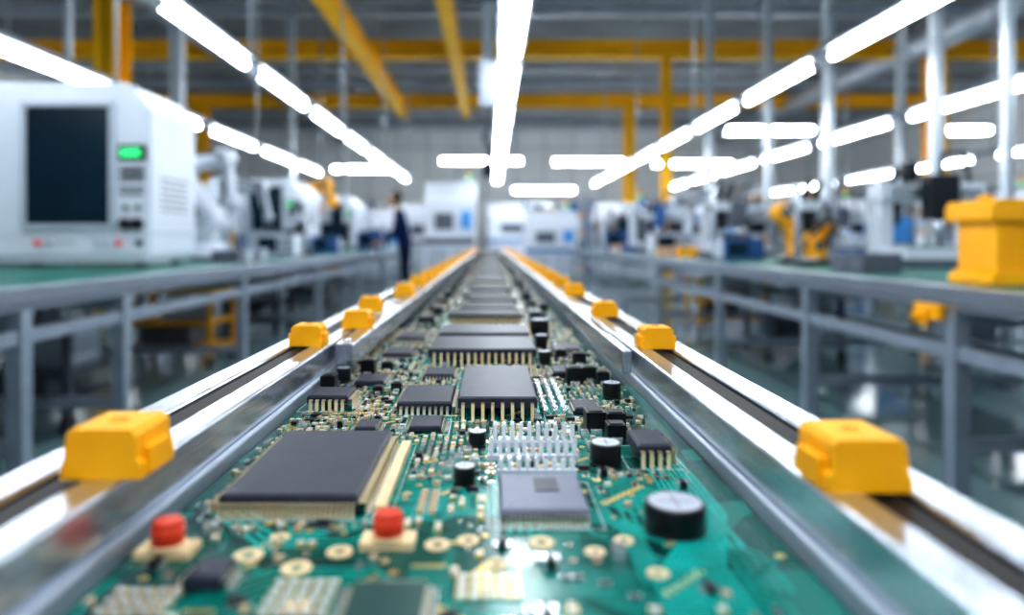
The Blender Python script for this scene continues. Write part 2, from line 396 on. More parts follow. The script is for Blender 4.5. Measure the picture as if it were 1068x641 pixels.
def traces(mb,x0,x1,y0,y1,n,rng):
    for k in range(n):
        cnt=rng.choice([1,2,4,6,8]); w=rng.choice([0.0006,0.0008,0.0012,0.0022]); gap=w*1.9
        x=rng.uniform(x0,x1); y=rng.uniform(y0,y1); d=rng.randrange(4)*2
        m=rng.choice(['trace','trace','trace_light'])
        pts=[(x,y)]
        for s in range(rng.randint(2,4)):
            L=rng.uniform(0.008,0.05); a=d*math.pi/4
            x+=L*math.cos(a); y+=L*math.sin(a); pts.append((x,y)); d+=rng.choice([-1,1])
        for j in range(cnt):
            off=(j-cnt/2)*gap; q=[]
            for i,p in enumerate(pts):
                ds=[]
                if i>0: ds.append((Vector(p)-Vector(pts[i-1])).normalized())
                if i<len(pts)-1: ds.append((Vector(pts[i+1])-Vector(p)).normalized())
                t=sum(ds,Vector((0,0))).normalized(); nn=Vector((-t.y,t.x)); k2=1/max(0.5,abs(nn.dot(Vector((-ds[0].y,ds[0].x)))))
                q.append(Vector(p)+nn*off*k2)
            ok=all(x0<p.x<x1 and y0<p.y<y1 for p in q)
            if not ok: continue
            for a_,b_ in zip(q[:-1],q[1:]):
                t=(b_-a_).normalized(); nn=Vector((-t.y,t.x))*w/2; z=0.00012+0.00004*(k%5)
                mb._add([(a_-nn).to_tuple()+(z,),(b_-nn).to_tuple()+(z,),(b_+nn).to_tuple()+(z,),(a_+nn).to_tuple()+(z,)],[(0,1,2,3)],m)
            e=q[-1]; mb.ring((e.x,e.y,0.0002),0.0005,w/2+0.0009,'gold',n=10,h=0.00015)
DIM={'res':(0.0042,0.0022,0.0011,'smd_black','solder'),'cap':(0.0042,0.0024,0.0022,'smd_beige','solder'),
     'capb':(0.0034,0.002,0.0018,'smd_brown','solder'),'led':(0.0036,0.0026,0.0016,'smd_white','gold'),'tiny':(0.0024,0.0013,0.0009,'smd_beige','solder'),
     'pad':(0.0034,0.0028,0.0005,'solder','gold'),'ind':(0.0062,0.0050,0.0040,'cap_black','solder')}
def smd(mb,x,y,rot,kind):
    L,W,Hh,b,e=DIM[kind]; ca=math.cos(rot); sa=math.sin(rot)
    mb.rbox((x,y,Hh/2),(L*0.56,W,Hh),rot,b)
    for s in (-1,1):
        mb.rbox((x+ca*s*L*0.39,y+sa*s*L*0.39,Hh/2),(L*0.22,W*1.02,Hh*1.04),rot,e)
def sot(mb,x,y,rot):
    mb.rbox((x,y,0.0017),(0.0055,0.0035,0.0022),rot,'smd_black'); ca=math.cos(rot); sa=math.sin(rot)
    for u,v in ((-0.0018,-0.0025),(0,-0.0025),(0.0018,-0.0025),(0,0.0025),(-0.0018,0.0025),(0.0018,0.0025)):
        mb.rbox((x+u*ca-v*sa,y+u*sa+v*ca,0.0006),(0.0009,0.0022,0.0011),rot,'solder')
def scatter(mb,x0,x1,y0,y1,n,rng,rects,dens=None,cell=0.0044):
    cells=set()
    for _ in range(n):
        x=rng.uniform(x0,x1); y=rng.uniform(y0,y1)
        k=(round(x/cell),round(y/cell)); x=k[0]*cell; y=k[1]*cell
        if k in cells: continue
        if dens and rng.random()>dens(x,y): continue
        if any(a-0.0026<x<b+0.0026 and c-0.0026<y<d+0.0026 for a,b,c,d in rects): continue
        cells.add(k)
        r=math.pi/2 if (math.sin(x*55+3)+math.cos(y*47))>0.1 else 0
        t=rng.random()
        free=(k[0]+1,k[1]) not in cells and (k[0]-1,k[1]) not in cells and (k[0],k[1]+1) not in cells and (k[0],k[1]-1) not in cells
        if t<0.10 and free:
            sot(mb,x,y,r); cells.update([(k[0]+1,k[1]),(k[0]-1,k[1]),(k[0],k[1]+1),(k[0],k[1]-1)])
        elif t<0.17 and free:
            smd(mb,x,y,r,'ind'); cells.update([(k[0]+1,k[1]),(k[0]-1,k[1]),(k[0],k[1]+1),(k[0],k[1]-1)])
        elif t<0.32: smd(mb,x,y,r,'res')
        elif t<0.50: smd(mb,x,y,r,'cap')
        elif t<0.58: smd(mb,x,y,r,'capb')
        elif t<0.74: smd(mb,x,y,r,'led')
        elif t<0.82: smd(mb,x,y,r,'pad')
        elif t<0.92: smd(mb,x,y,r,'tiny')
        else:
            mb.ring((x,y,0.0002),0.0007,0.0016,'gold',n=10,h=0.0002)
def header(mb,x0,x1,y,h=0.012,n=10,base='light_grey'):
    mb.box(x0,x1,y-0.0022,y+0.0022,0,0.0028,base)
    for i in range(n):
        x=x0+(i+0.5)*(x1-x0)/n
        mb.box(x-0.0011,x+0.0011,y-0.0011,y+0.0011,0.0028,h,'smd_white'); mb.box(x-0.0008,x+0.0008,y-0.0008,y+0.0008,h,h+0.0012,'solder')
        mb.box(x-0.0012,x+0.0012,y-0.0055,y-0.0022,0.0002,0.001,'solder')
def blkbox(mb,x,y,w,d,h):
    mb.box(x-w/2,x+w/2,y-d/2,y+d/2,0.0006,h,'cap_black'); mb.box(x-w*0.35,x+w*0.35,y-d*0.35,y+d*0.35,h,h+0.0006,'smd_black')
    for s in (-1,1): mb.box(x-w*0.3,x+w*0.3,y+s*d/2-0.0008,y+s*d/2+0.0008,0,0.003,'solder')

BZ=0.890
g=group('circuit_board',(0,0,BZ)); rng=random.Random(11)
X0,X1,Y0,Y1=-0.137,0.116,-0.12,0.935
mb=MB(); mb.box(X0,X1,Y0,Y1,-0.0022,0,'pcb_green'); mb.obj('pcb_substrate',g)
mb=MB(); traces(mb,X0+0.003,X1-0.003,0.12,Y1-0.003,260,rng); 
for j in range(9):
    off=j*0.0034; pts=[(0.058+off,0.20),(0.058+off,0.24+off*0.4),(0.082+off*0.75,0.285+off*0.5),(0.082+off*0.75,0.42)]
    for a_,b_ in zip(pts[:-1],pts[1:]):
        a_=Vector(a_);b_=Vector(b_); t=(b_-a_).normalized(); nn=Vector((-t.y,t.x))*0.0009
        mb._add([(a_-nn).to_tuple()+(0.0004,),(b_-nn).to_tuple()+(0.0004,),(b_+nn).to_tuple()+(0.0004,),(a_+nn).to_tuple()+(0.0004,)],[(0,1,2,3)],'trace_light')
mb.obj('copper_traces',g)
chips=MB(); rects=[]
def C(x0,x1,y0,y1,zb,zt,**k):
    chip(chips,x0,x1,y0,y1,zb,zt,**k); e=k.get('ln',0.003)+0.0015; rects.append((x0-e,x1+e,y0-e,y1+e))
C(-0.119,-0.058,0.298,0.400,0.002,0.009,pitch=0.0023,ln=0.004,pm='pin_cream',w=0.0012)
chips.box(-0.0515,-0.0465,0.300,0.398,0.0002,0.0035,'ceramic_cream')
rects.append((-0.053,-0.045,0.29,0.40))
C(-0.022,0.031,0.456,0.572,0.008,0.0155,sides='FB',pitch=0.0066,ln=0.0025,pm='pin_cream',w=0.0022)
C(-0.061,0.044,0.662,0.752,0.007,0.015,sides='FB',pitch=0.0066,ln=0.003,pm='pin_cream',w=0.0026)
C(-0.060,0.045,0.785,0.868,0.005,0.014,sides='FBR',pitch=0.0066,ln=0.003,pm='pin_cream',w=0.0024)
C(-0.065,-0.027,0.472,0.528,0.002,0.0085,sides='FBLR',pitch=0.004,ln=0.003,pm='pin_metal')
C(-0.051,-0.031,0.425,0.452,0.001,0.0045,sides='LR',pitch=0.003,ln=0.002)
C(-0.130,-0.101,0.482,0.512,0.005,0.0105,sides='FR',pitch=0.0045,ln=0.003,pm='pin_cream')
C(0.004,0.042,0.288,0.332,0.002,0.0065,sides='FB',pitch=0.0021,ln=0.0026,m='chip_grey')
chips.box(0.020,0.031,0.309,0.326,0.0065,0.0068,'chip_black')
C(0.078,0.096,0.362,0.392,0.005,0.012,sides='FR',pitch=0.0045,ln=0.003,pm='pin_cream')
C(-0.058,-0.032,0.588,0.622,0.001,0.005,sides='FBLR',pitch=0.003,ln=0.0022)
C(-0.112,-0.088,0.560,0.590,0.001,0.005,sides='LR',pitch=0.003,ln=0.0022)
C(-0.110,-0.080,0.690,0.730,0.001,0.006,sides='FBLR',pitch=0.003,ln=0.0022)
C(-0.112,-0.078,0.80,0.85,0.001,0.006,sides='FBLR',pitch=0.003,ln=0.0022)
C(0.055,0.078,0.60,0.63,0.001,0.005,sides='LR',pitch=0.003,ln=0.0022)
C(0.065,0.095,0.72,0.76,0.001,0.006,sides='FBLR',pitch=0.003,ln=0.0022)
C(-0.105,-0.092,0.232,0.247,0.001,0.006,sides='LR',pitch=0.003,ln=0.002)
C(-0.047,-0.022,0.196,0.236,0.0005,0.0024,sides='FBLR',pitch=0.002,ln=0.0022,m='chip_green')
C(-0.085,-0.072,0.425,0.445,0.001,0.004,sides='LR',pitch=0.003,ln=0.002)
C(0.058,0.075,0.47,0.495,0.001,0.005,sides='LR',pitch=0.003,ln=0.002)
chips.obj('integrated_circuits',g)
caps=MB()
for x,y,r,h in ((0.0765,0.284,0.0125,0.0115),(0.0615,0.366,0.0084,0.012),(-0.013,0.337,0.0056,0.009),(-0.008,0.398,0.0052,0.009),
                (0.0605,0.85,0.012,0.022),(-0.125,0.58,0.006,0.012),(0.092,0.52,0.007,0.012),(0.052,0.66,0.006,0.013),(0.056,0.76,0.007,0.015)):
    ecap(caps,x,y,r,h); rects.append((x-r,x+r,y-r,y+r))
for x,y,w,d,h in ((0.0655,0.432,0.012,0.016,0.013),(0.079,0.436,0.012,0.014,0.011),(0.075,0.412,0.011,0.012,0.010),(0.070,0.575,0.013,0.016,0.014),(0.084,0.588,0.012,0.015,0.012),(0.094,0.575,0.01,0.012,0.010),
                  (-0.129,0.545,0.011,0.014,0.013),(-0.110,0.615,0.012,0.014,0.013),(0.085,0.66,0.012,0.014,0.012),(0.07,0.69,0.01,0.012,0.01),(-0.095,0.63,0.01,0.012,0.008),
                  (-0.075,0.545,0.008,0.01,0.007),(-0.088,0.535,0.007,0.009,0.006)):
    blkbox(caps,x,y,w,d,h); rects.append((x-w/2,x+w/2,y-d/2,y+d/2))
caps.obj('capacitors',g,bevel=0.0005)
prt=MB()
for x,y in ((-0.124,0.262),(-0.0405,0.270)):
    prt.box(x-0.0105,x+0.0105,y-0.006,y+0.006,0,0.0028,'ceramic_cream'); prt.cyl((x,y,0.0028),(x,y,0.0045),0.0070,'ceramic_cream',n=24)
    prt.cyl((x,y,0.0045),(x,y,0.0115),0.0060,'red_cap',n=24); prt.cyl((x,y,0.0115),(x,y,0.0130),0.0060,'red_cap',r1=0.0048,n=24)
    rects.append((x-0.012,x+0.012,y-0.007,y+0.007))
header(prt,0.0,0.050,0.398,0.013,10); header(prt,-0.002,0.048,0.374,0.011,11); header(prt,0.003,0.044,0.350,0.008,9)
rects+= [(0.0,0.05,0.390,0.402),(-0.002,0.048,0.367,0.378),(0.003,0.044,0.344,0.354)]
for x in (0.037,0.044,0.051):
    for y in (0.47,0.485,0.50,0.515,0.53,0.545,0.56):
        prt.cyl((x,y,0),(x,y,0.006),0.0022,'solder',n=12); prt.cyl((x,y,0.006),(x,y,0.0065),0.0014,'smd_white',n=10)
rects.append((0.035,0.053,0.466,0.563))
for x,y,r in ((-0.092,0.259,0.0055),(-0.071,0.249,0.0055),(-0.058,0.262,0.005),(-0.021,0.268,0.005),(-0.009,0.272,0.0045),(0.020,0.270,0.005),(0.053,0.272,0.004),(0.002,0.252,0.004),(-0.063,0.222,0.004),(0.040,0.262,0.004),(-0.085,0.275,0.004),(0.060,0.245,0.004)):
    prt.ring((x,y,0.0002),r*0.45,r,'ceramic_cream',n=26,h=0.0007); rects.append((x-r,x+r,y-r,y+r))
for gx,gy,nx,ny in ((-0.073,0.219,5,4),(-0.010,0.229,5,3),(-0.125,0.219,5,3)):
    for i in range(nx):
        for j in range(ny):
            smd(prt,gx+i*0.0046,gy+j*0.0062,0,'led')
    rects.append((gx,gx+nx*0.0046,gy,gy+ny*0.0062))
for i in range(5): smd(prt,-0.031,0.30+i*0.0056,0,'cap'); smd(prt,-0.026,0.30+i*0.0056,0,'cap')
rects.append((-0.035,-0.022,0.295,0.33))
prt.obj('connectors_and_pads',g)
sm=MB()
def dens(x,y):
    d=1.0
    if y<0.28: d=0.10
    elif y<0.34: d=0.30
    elif y<0.42: d=0.7
    if x>0.09 and y<0.48: d*=0.08
    elif x>0.055 and y<0.34: d*=0.3
    return d
scatter(sm,X0+0.006,X1-0.012,0.17,Y1-0.006,16000,rng,rects,dens)
sm.obj('smd_parts',g)
sk=MB()
for a,b,c,d in rects[:12]:
    e=0.0012; w=0.0003
    sk.box(a-e,b+e,c-e,c-e+w,0.0004,0.0005,'silk_white'); sk.box(a-e,b+e,d+e,d+e+w,0.0004,0.0005,'silk_white')
    sk.box(a-e,a-e+w,c-e,d+e,0.0004,0.0005,'silk_white'); sk.box(b+e,b+e+w,c-e,d+e,0.0004,0.0005,'silk_white')
sk.obj('silkscreen',g)
rng=random.Random(5); L=0.80
sub=MB(); sub.box(-0.119,0.107,0,L,-0.0022,0,'pcb_green')
tr=MB(); traces(tr,-0.115,0.104,0.01,L-0.01,60,rng)
ch=MB(); rects=[]
def C2(x0,x1,y0,y1,zb,zt,**k):
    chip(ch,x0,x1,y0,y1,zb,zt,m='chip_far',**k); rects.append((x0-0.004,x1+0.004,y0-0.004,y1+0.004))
C2(-0.062,0.046,0.03,0.12,0.005,0.014,sides='FB',pitch=0.0066,pm='pin_cream')
C2(-0.050,0.040,0.15,0.25,0.005,0.013,sides='FB',pitch=0.0066,pm='pin_cream')
C2(-0.040,0.050,0.29,0.37,0.003,0.013,sides='FB',pitch=0.005)
C2(-0.060,0.030,0.41,0.52,0.003,0.012,sides='FB',pitch=0.005)
C2(-0.045,0.048,0.56,0.64,0.003,0.014,sides='FB',pitch=0.005)
C2(-0.055,0.040,0.68,0.76,0.003,0.012,sides='FB',pitch=0.005)
for yy in (0.05,0.22,0.36,0.55,0.7): C2(-0.108,-0.082,yy,yy+0.035,0.001,0.007,sides='LR',pitch=0.004)
for yy in (0.10,0.3,0.47,0.62): C2(0.062,0.085,yy,yy+0.03,0.001,0.008,sides='LR',pitch=0.004)
cp=MB()
for x,y,r,h in ((0.065,0.05,0.01,0.018),(0.088,0.2,0.008,0.016),(-0.085,0.15,0.008,0.014),(0.07,0.4,0.01,0.02),(-0.09,0.47,0.009,0.016),(0.08,0.56,0.01,0.018),(0.075,0.73,0.01,0.02),(-0.085,0.63,0.009,0.018)):
    ecap(cp,x,y,r,h); rects.append((x-r,x+r,y-r,y+r))
ss=MB(); scatter(ss,-0.115,0.102,0.01,L-0.01,4500,rng,rects)
protos=[('pcb_substrate',sub),('copper_traces',tr),('integrated_circuits',ch),('capacitors',cp),('smd_parts',ss)]
datas=None
for k in range(8):
    yy=0.945+k*0.82
    g=group('circuit_board',(0,yy,BZ))
    if datas is None:
        datas=[(n,m.obj(n,g).data) for n,m in protos]
    else:
        for n,d in datas:
            o=bpy.data.objects.new(n,d); COL.objects.link(o); o.parent=g

# ---------------------------------------------------------------- bench machines
def inspection_machine(x0,x1,y,z1,depth,screen,panel_x,small=False):
    z0=BT; g=group('inspection_machine',((x0+x1)/2,y,z0)); cx=(x0+x1)/2; hw=(x1-x0)/2; hh=z1-z0
    mb=MB()
    mb.prism([(-hw,0.03),(hw-0.03,0.03),(hw,0.08),(hw,hh-0.16),(hw-0.10,hh-0.03),(hw-0.16,hh),(-hw+0.05,hh),(-hw,hh-0.06)],'y',0.0,depth,'white_shell')
    mb.prism([(-hw+0.02,0.07),(hw-0.04,0.07),(hw-0.03,0.1),(hw-0.03,hh-0.18),(hw-0.14,hh-0.04),(-hw+0.06,hh-0.04),(-hw+0.02,hh-0.08)],'y',-0.02,0.0,'white_shell')
    for sx in (-1,1):
        for yy in (0.08,depth-0.08): mb.cyl((sx*(hw-0.1),yy,0),(sx*(hw-0.1),yy,0.03),0.03,'dark_plastic')
    for i in range(6): mb.box(hw,hw+0.003,0.12,depth-0.12,0.35+i*0.04,0.362+i*0.04,'mid_grey')
    mb.box(hw,hw+0.004,0.02,depth-0.02,0.20,0.215,'light_grey')
    mb.obj('housing',g,bevel=0.012,seg=3)
    sx0,sx1,sz0,sz1=[screen[0]-cx,screen[1]-cx,screen[2]-z0,screen[3]-z0]
    mb=MB(); e=0.03
    for a in ((sx0-e,sx1+e,sz0-e,sz0),(sx0-e,sx1+e,sz1,sz1+e),(sx0-e,sx0,sz0,sz1),(sx1,sx1+e,sz0,sz1)): mb.box(a[0],a[1],-0.045,-0.015,a[2],a[3],'light_grey')
    mb.box(sx0,sx1,-0.03,-0.018,sz0,sz1,'screen_dark'); mb.obj('display',g,bevel=0.004)
    mb=MB(); px0=panel_x[0]-cx; px1=panel_x[1]-cx; H2=sz1-sz0; pw=px1-px0
    mb.box(px0-0.035,px0-0.030,-0.024,-0.018,0.08,hh-0.08,'light_grey')
    mb.box(-hw+0.05,px0-0.03,-0.024,-0.018,sz0-0.075,sz0-0.07,'light_grey')
    mb.box(px0-0.01,px1+0.01,-0.028,-0.018,sz0+H2*0.54,sz0+H2*0.68,'dark_plastic'); mb.box(px0+0.005,px1-0.02,-0.031,-0.028,sz0+H2*0.575,sz0+H2*0.645,'lcd_green')
    for zz in (0.44,0.375): mb.box(px0,px1,-0.026,-0.018,sz0+H2*zz,sz0+H2*(zz+0.045),'dark_plastic')
    for i,zz in enumerate((0.30,0.25)):
        for j in range(3 if not small else 2):
            xx=px0+pw*(j+0.5)/3; mb.box(xx-pw*0.12,xx+pw*0.12,-0.03,-0.018,sz0+H2*zz,sz0+H2*(zz+0.03),'mid_grey')
    for j in (0.25,0.75):
        mb.cyl((px0+pw*j,-0.018,sz0+H2*0.0),(px0+pw*j,-0.055,sz0+H2*0.0),pw*0.24,'dark_plastic',n=20)
        mb.cyl((px0+pw*j,-0.018,sz0+H2*0.14),(px0+pw*j,-0.04,sz0+H2*0.14),pw*0.10,'dark_plastic',n=20)
    for j,c in ((px0-0.005,'red_button'),(px1-0.03,'dark_plastic'),(sx0+0.07,'red_button'),(sx0+0.14,'light_grey'),(sx1-0.08,'light_grey'),(sx1-0.02,'light_grey')):
        mb.cyl((j,-0.018,sz0-0.115),(j,-0.04,sz0-0.115),0.02,c,n=18)
    mb.box(sx0+0.18,sx0+0.30,-0.022,-0.018,sz0-0.125,sz0-0.105,'light_grey')
    mb.obj('control_panel',g,bevel=0.002)
inspection_machine(-3.25,-2.09,4.2,1.98,0.62,(-2.84,-2.33,1.11,1.825),(-2.27,-2.12))
inspection_machine(-3.35,-2.22,8.0,1.72,0.9,(-2.82,-2.44,1.12,1.64),(-2.39,-2.26),True)
inspection_machine(-3.2,-2.35,11.8,1.78,0.9,(-2.8,-2.55,1.25,1.65),(-2.5,-2.39),True)

def robot_arm(x,y,z,pts,r,mname,rotz=0,grip=True,base=0.13,jm='mid_grey'):
    g=group('robot_arm',(x,y,z),rotz); mb=MB()
    mb.cyl((0,0,0),(0,0,0.03),base*1.15,'mid_grey',n=24); mb.cyl((0,0,0.03),(0,0,0.14),base,mname,r1=base*0.8,n=24); mb.cyl((0,0,0.14),(0,0,pts[0][2]),base*0.65,mname,n=24)
    for i,(a,b) in enumerate(zip(pts[:-1],pts[1:])):
        rr=r*(1-0.22*i); mb.cyl(a,b,rr,mname,r1=rr*0.8,n=20)
        p=Vector(a); mb.cyl(p-Vector((0,rr*1.5,0)),p+Vector((0,rr*1.5,0)),rr*1.3,mname,n=24); mb.cyl(p-Vector((0,rr*1.6,0)),p+Vector((0,rr*1.6,0)),rr*0.8,jm,n=20)
    e=Vector(pts[-1]); mb.sph(e,(r*0.6,)*3,mname)
    if grip:
        mb.cyl(e,e-Vector((0,0,0.06)),r*0.4,jm,n=14); mb.box(e.x-0.05,e.x+0.05,e.y-0.02,e.y+0.02,e.z-0.08,e.z-0.06,jm)
        for s in (-1,1): mb.box(e.x+s*0.04-0.008,e.x+s*0.04+0.008,e.y-0.015,e.y+0.015,e.z-0.15,e.z-0.08,jm)
    P=[Vector(p)+Vector((0,-r*1.5,0.02)) for p in pts]; q=[]
    for a,b in zip(P[:-1],P[1:]): q+= [a,(a+b)/2+Vector((0.05,-0.04,0.03))]
    q.append(P[-1]); mb.path(q,0.014,'cable')
    mb.obj('arm_segments',g,bevel=0.003)
robot_arm(-2.40,5.75,BT,[(0,0,0.34),(-0.22,0,0.78),(0.16,0,0.86),(0.22,0,0.5)],0.105,'white_shell',base=0.17,jm='light_grey')
robot_arm(-2.75,6.9,BT,[(0,0,0.3),(0.12,0,0.72),(0.42,0,0.70),(0.5,0,0.4)],0.09,'light_grey',base=0.14)
robot_arm(-2.7,9.7,BT,[(0,0,0.4),(-0.15,0,0.85),(0.35,0,0.95),(0.45,0,0.7)],0.13,'yellow_paint',base=0.17)
robot_arm(2.85,6.3,BT,[(0,0,0.22),(-0.16,0,0.42),(0.06,0,0.52),(-0.10,0,0.34)],0.085,'yellow_paint',base=0.12)
robot_arm(2.45,5.15,BT,[(0,0,0.12),(0.10,0,0.24),(-0.02,0,0.28),(-0.07,0,0.18)],0.045,'yellow_paint',base=0.08)
robot_arm(2.5,8.4,BT,[(0,0,0.3),(-0.2,0,0.65),(0.2,0,0.75),(0.25,0,0.4)],0.08,'white_shell')

def placer(x,y,s=1.0,shell='white_shell',acc='mid_grey'):
    g=group('pick_and_place_machine',(x,y,BT)); mb=MB()
    mb.box(-0.36*s,0.36*s,-0.2*s,0.3*s,0.0,0.05*s,'mid_grey'); mb.box(-0.32*s,0.32*s,-0.16*s,0.28*s,0.05*s,0.12*s,shell)
    for sx in (-1,1): mb.box(sx*0.28*s-0.04*s,sx*0.28*s+0.04*s,0.1*s,0.24*s,0.12*s,0.52*s,shell)
    mb.box(-0.34*s,0.34*s,0.06*s,0.24*s,0.42*s,0.54*s,shell); mb.box(-0.30*s,0.30*s,0.03*s,0.06*s,0.45*s,0.50*s,'alu')
    mb.box(-0.10*s,0.08*s,-0.07*s,0.05*s,0.30*s,0.58*s,acc); mb.cyl((-0.01*s,-0.01*s,0.30*s),(-0.01*s,-0.01*s,0.2*s),0.035*s,'alu',n=16); mb.cyl((-0.01*s,-0.01*s,0.2*s),(-0.01*s,-0.01*s,0.14*s),0.012*s,'dark_plastic',n=12)
    mb.cyl((-0.2*s,0.0,0.54*s),(-0.2*s,0.0,0.66*s),0.05*s,acc,n=18); mb.box(0.14*s,0.30*s,0.0,0.04*s,0.24*s,0.36*s,'dark_plastic')
    mb.path([(0,0,0.58*s),(0.02*s,0,0.72*s),(0.18*s,0.05*s,0.74*s),(0.27*s,0.12*s,0.54*s)],0.014*s,'cable')
    mb.box(-0.2*s,0.2*s,-0.14*s,0.02*s,0.12*s,0.135*s,'mat_green')
    mb.obj('machine_body',g,bevel=0.006*s)
placer(2.80,4.25,0.98,'white_shell','dark_plastic'); placer(2.6,7.2,1.0); placer(2.5,10.2,1.2,'white_shell','blue_paint'); placer(-2.6,13.3,0.9)
placer(2.4,12.4,1.1,'white_shell','mid_grey')

def microscope(x,y,s=1.0):
    g=group('inspection_microscope',(x,y,BT)); mb=MB()
    mb.box(-0.12*s,0.12*s,-0.12*s,0.16*s,0,0.03*s,'dark_plastic'); mb.cyl((0,0.11*s,0.03*s),(0,0.11*s,0.5*s),0.022*s,'alu',n=16)
    mb.box(-0.05*s,0.05*s,-0.06*s,0.13*s,0.33*s,0.41*s,'white_shell'); mb.cyl((0,-0.03*s,0.33*s),(0,-0.03*s,0.2*s),0.045*s,'dark_plastic',r1=0.028*s,n=20)
    for sx in (-1,1): mb.cyl((sx*0.03*s,-0.05*s,0.40*s),(sx*0.035*s,-0.13*s,0.50*s),0.02*s,'dark_plastic',n=14)
    mb.cyl((-0.07*s,0.05*s,0.36*s),(0.07*s,0.05*s,0.36*s),0.024*s,'dark_plastic',n=16); mb.cyl((0,-0.03*s,0.03*s),(0,-0.03*s,0.04*s),0.06*s,'white_shell',n=20)
    mb.obj('microscope_body',g,bevel=0.003*s)
microscope(2.12,4.6,1.1); microscope(2.05,6.1,1.3); microscope(-2.0,7.2,1.1); microscope(2.05,8.9,1.3); microscope(3.1,5.3,1.4)
def monitor(x,y,z,w,h,rotz,m='screen_blue'):
    g=group('computer_monitor',(x,y,z),rotz); mb=MB()
    mb.box(-w*0.3,w*0.3,-0.08,0.12,0,0.015,'dark_plastic'); mb.box(-0.03,0.03,0.02,0.05,0.015,0.22,'dark_plastic')
    mb.box(-w/2,w/2,-0.02,0.02,0.12,0.12+h,'dark_plastic'); mb.box(-w/2+0.015,w/2-0.015,-0.023,-0.02,0.135,0.105+h,m)
    mb.obj('monitor_body',g,bevel=0.004)
monitor(2.9,9.4,BT,0.6,0.4,0.2); monitor(2.4,11.4,BT,0.6,0.4,0.2,'screen_dark'); monitor(2.9,13.5,BT,0.6,0.4,0.1)
monitor(-2.1,9.2,BT,0.4,0.28,-0.2,'screen_dark'); monitor(5.6,9.5,BT,0.6,0.4,0.2); monitor(5.6,12.2,BT,0.6,0.4,0.2,'screen_dark')
placer(5.6,6.3,1.1); placer(5.7,8.0,1.1,'light_grey','blue_paint'); placer(5.6,10.9,1.2); placer(5.6,14,1.2); placer(-5.6,5.0,1.2); placer(-5.7,8,1.2)

def reel_rack(x,y,z,w,h,cols,rotz=0):
    g=group('component_reel_rack',(x,y,z),rotz); mb=MB()
    for sx in (-1,1):
        for sy in (-1,1): mb.box(sx*w/2-0.012,sx*w/2+0.012,sy*0.12-0.012,sy*0.12+0.012,0,h,'alu_matte')
    rows=max(1,int(h/0.26))
    for r_ in range(rows):
        zz=0.03+r_*0.26; mb.box(-w/2,w/2,-0.13,0.13,zz,zz+0.012,'alu_matte'); mb.cyl((-w/2,0,zz+0.125),(w/2,0,zz+0.125),0.008,'steel_post',n=8)
        n=int(w/0.045)
        for i in range(n):
            xx=-w/2+0.03+i*0.045; c=cols[(i*7+r_*3)%len(cols)]
            mb.cyl((xx,0,zz+0.125),(xx+0.004,0,zz+0.125),0.105,c,n=20); mb.cyl((xx+0.018,0,zz+0.125),(xx+0.022,0,zz+0.125),0.105,c,n=20)
            mb.cyl((xx+0.004,0,zz+0.125),(xx+0.018,0,zz+0.125),0.07,'dark_plastic',n=14)
    mb.box(-w/2,w/2,-0.13,0.13,h,h+0.02,'alu_matte'); mb.obj('rack_with_reels',g)
CC=['smd_white','blue_paint','smd_white','light_grey','dark_plastic','yellow_paint']
reel_rack(2.95,8.0,BT,0.6,0.55,CC); reel_rack(3.0,11.2,BT,0.6,0.8,CC,0.2); reel_rack(2.2,13.3,BT,0.5,0.55,CC); reel_rack(5.7,5.1,BT,0.7,0.55,CC); reel_rack(5.9,9.0,BT,0.5,0.8,CC)
reel_rack(-2.9,7.55,BT,0.4,0.5,CC); reel_rack(-2.9,10.9,BT,0.6,0.8,CC); reel_rack(-5.7,6.6,BT,0.8,0.8,CC); reel_rack(3.15,6.75,BT,0.4,0.55,CC); reel_rack(5.7,13.0,BT,0.7,0.8,CC)

def instrument(x,y,w,d,h,shell='light_grey',acc='blue_paint'):
    g=group('bench_instrument',(x,y,BT)); mb=MB()
    for sx in (-1,1):
        for yy in (-d*0.4,d*0.4): mb.cyl((sx*w*0.4,yy,0),(sx*w*0.4,yy,0.02),0.015,'dark_plastic',n=10)
    mb.box(-w/2,w/2,-d/2,d/2,0.02,h,shell); mb.box(-w/2-0.01,w/2+0.01,-d/2-0.012,-d/2+0.01,0.015,h+0.008,acc)
    mb.box(-w*0.43,w*0.08,-d/2-0.018,-d/2-0.012,h*0.25,h*0.88,'screen_dark')
    for i in range(3):
        for j in range(2): mb.cyl((w*(0.18+0.22*j),-d/2-0.012,h*(0.25+0.26*i)),(w*(0.18+0.22*j),-d/2-0.03,h*(0.25+0.26*i)),h*0.07,'dark_plastic',n=12)
    mb.cyl((-w*0.35,0,h+0.03),(w*0.35,0,h+0.03),0.01,'dark_plastic',n=8)
    for s in (-1,1): mb.cyl((s*w*0.35,0,h),(s*w*0.35,0,h+0.035),0.01,'dark_plastic',n=8)
    mb.obj('instrument_body',g,bevel=0.004)
for a in ((2.0,5.55,0.3,0.3,0.17),(2.05,7.9,0.4,0.35,0.24,'white_shell','light_grey'),(2.0,10.9,0.4,0.3,0.3),(-2.0,6.45,0.34,0.3,0.22,'white_shell','light_grey'),(-2.0,8.35,0.3,0.25,0.2),(-2.0,11.4,0.4,0.3,0.3,'white_shell','blue_paint'),
          (-2.1,12.8,0.4,0.3,0.35),(5.4,4.0,0.5,0.4,0.3,'white_shell','mid_grey'),(5.4,7.2,0.4,0.4,0.3),(2.55,11.85,0.3,0.3,0.25,'yellow_paint','dark_plastic')):
    instrument(*a)

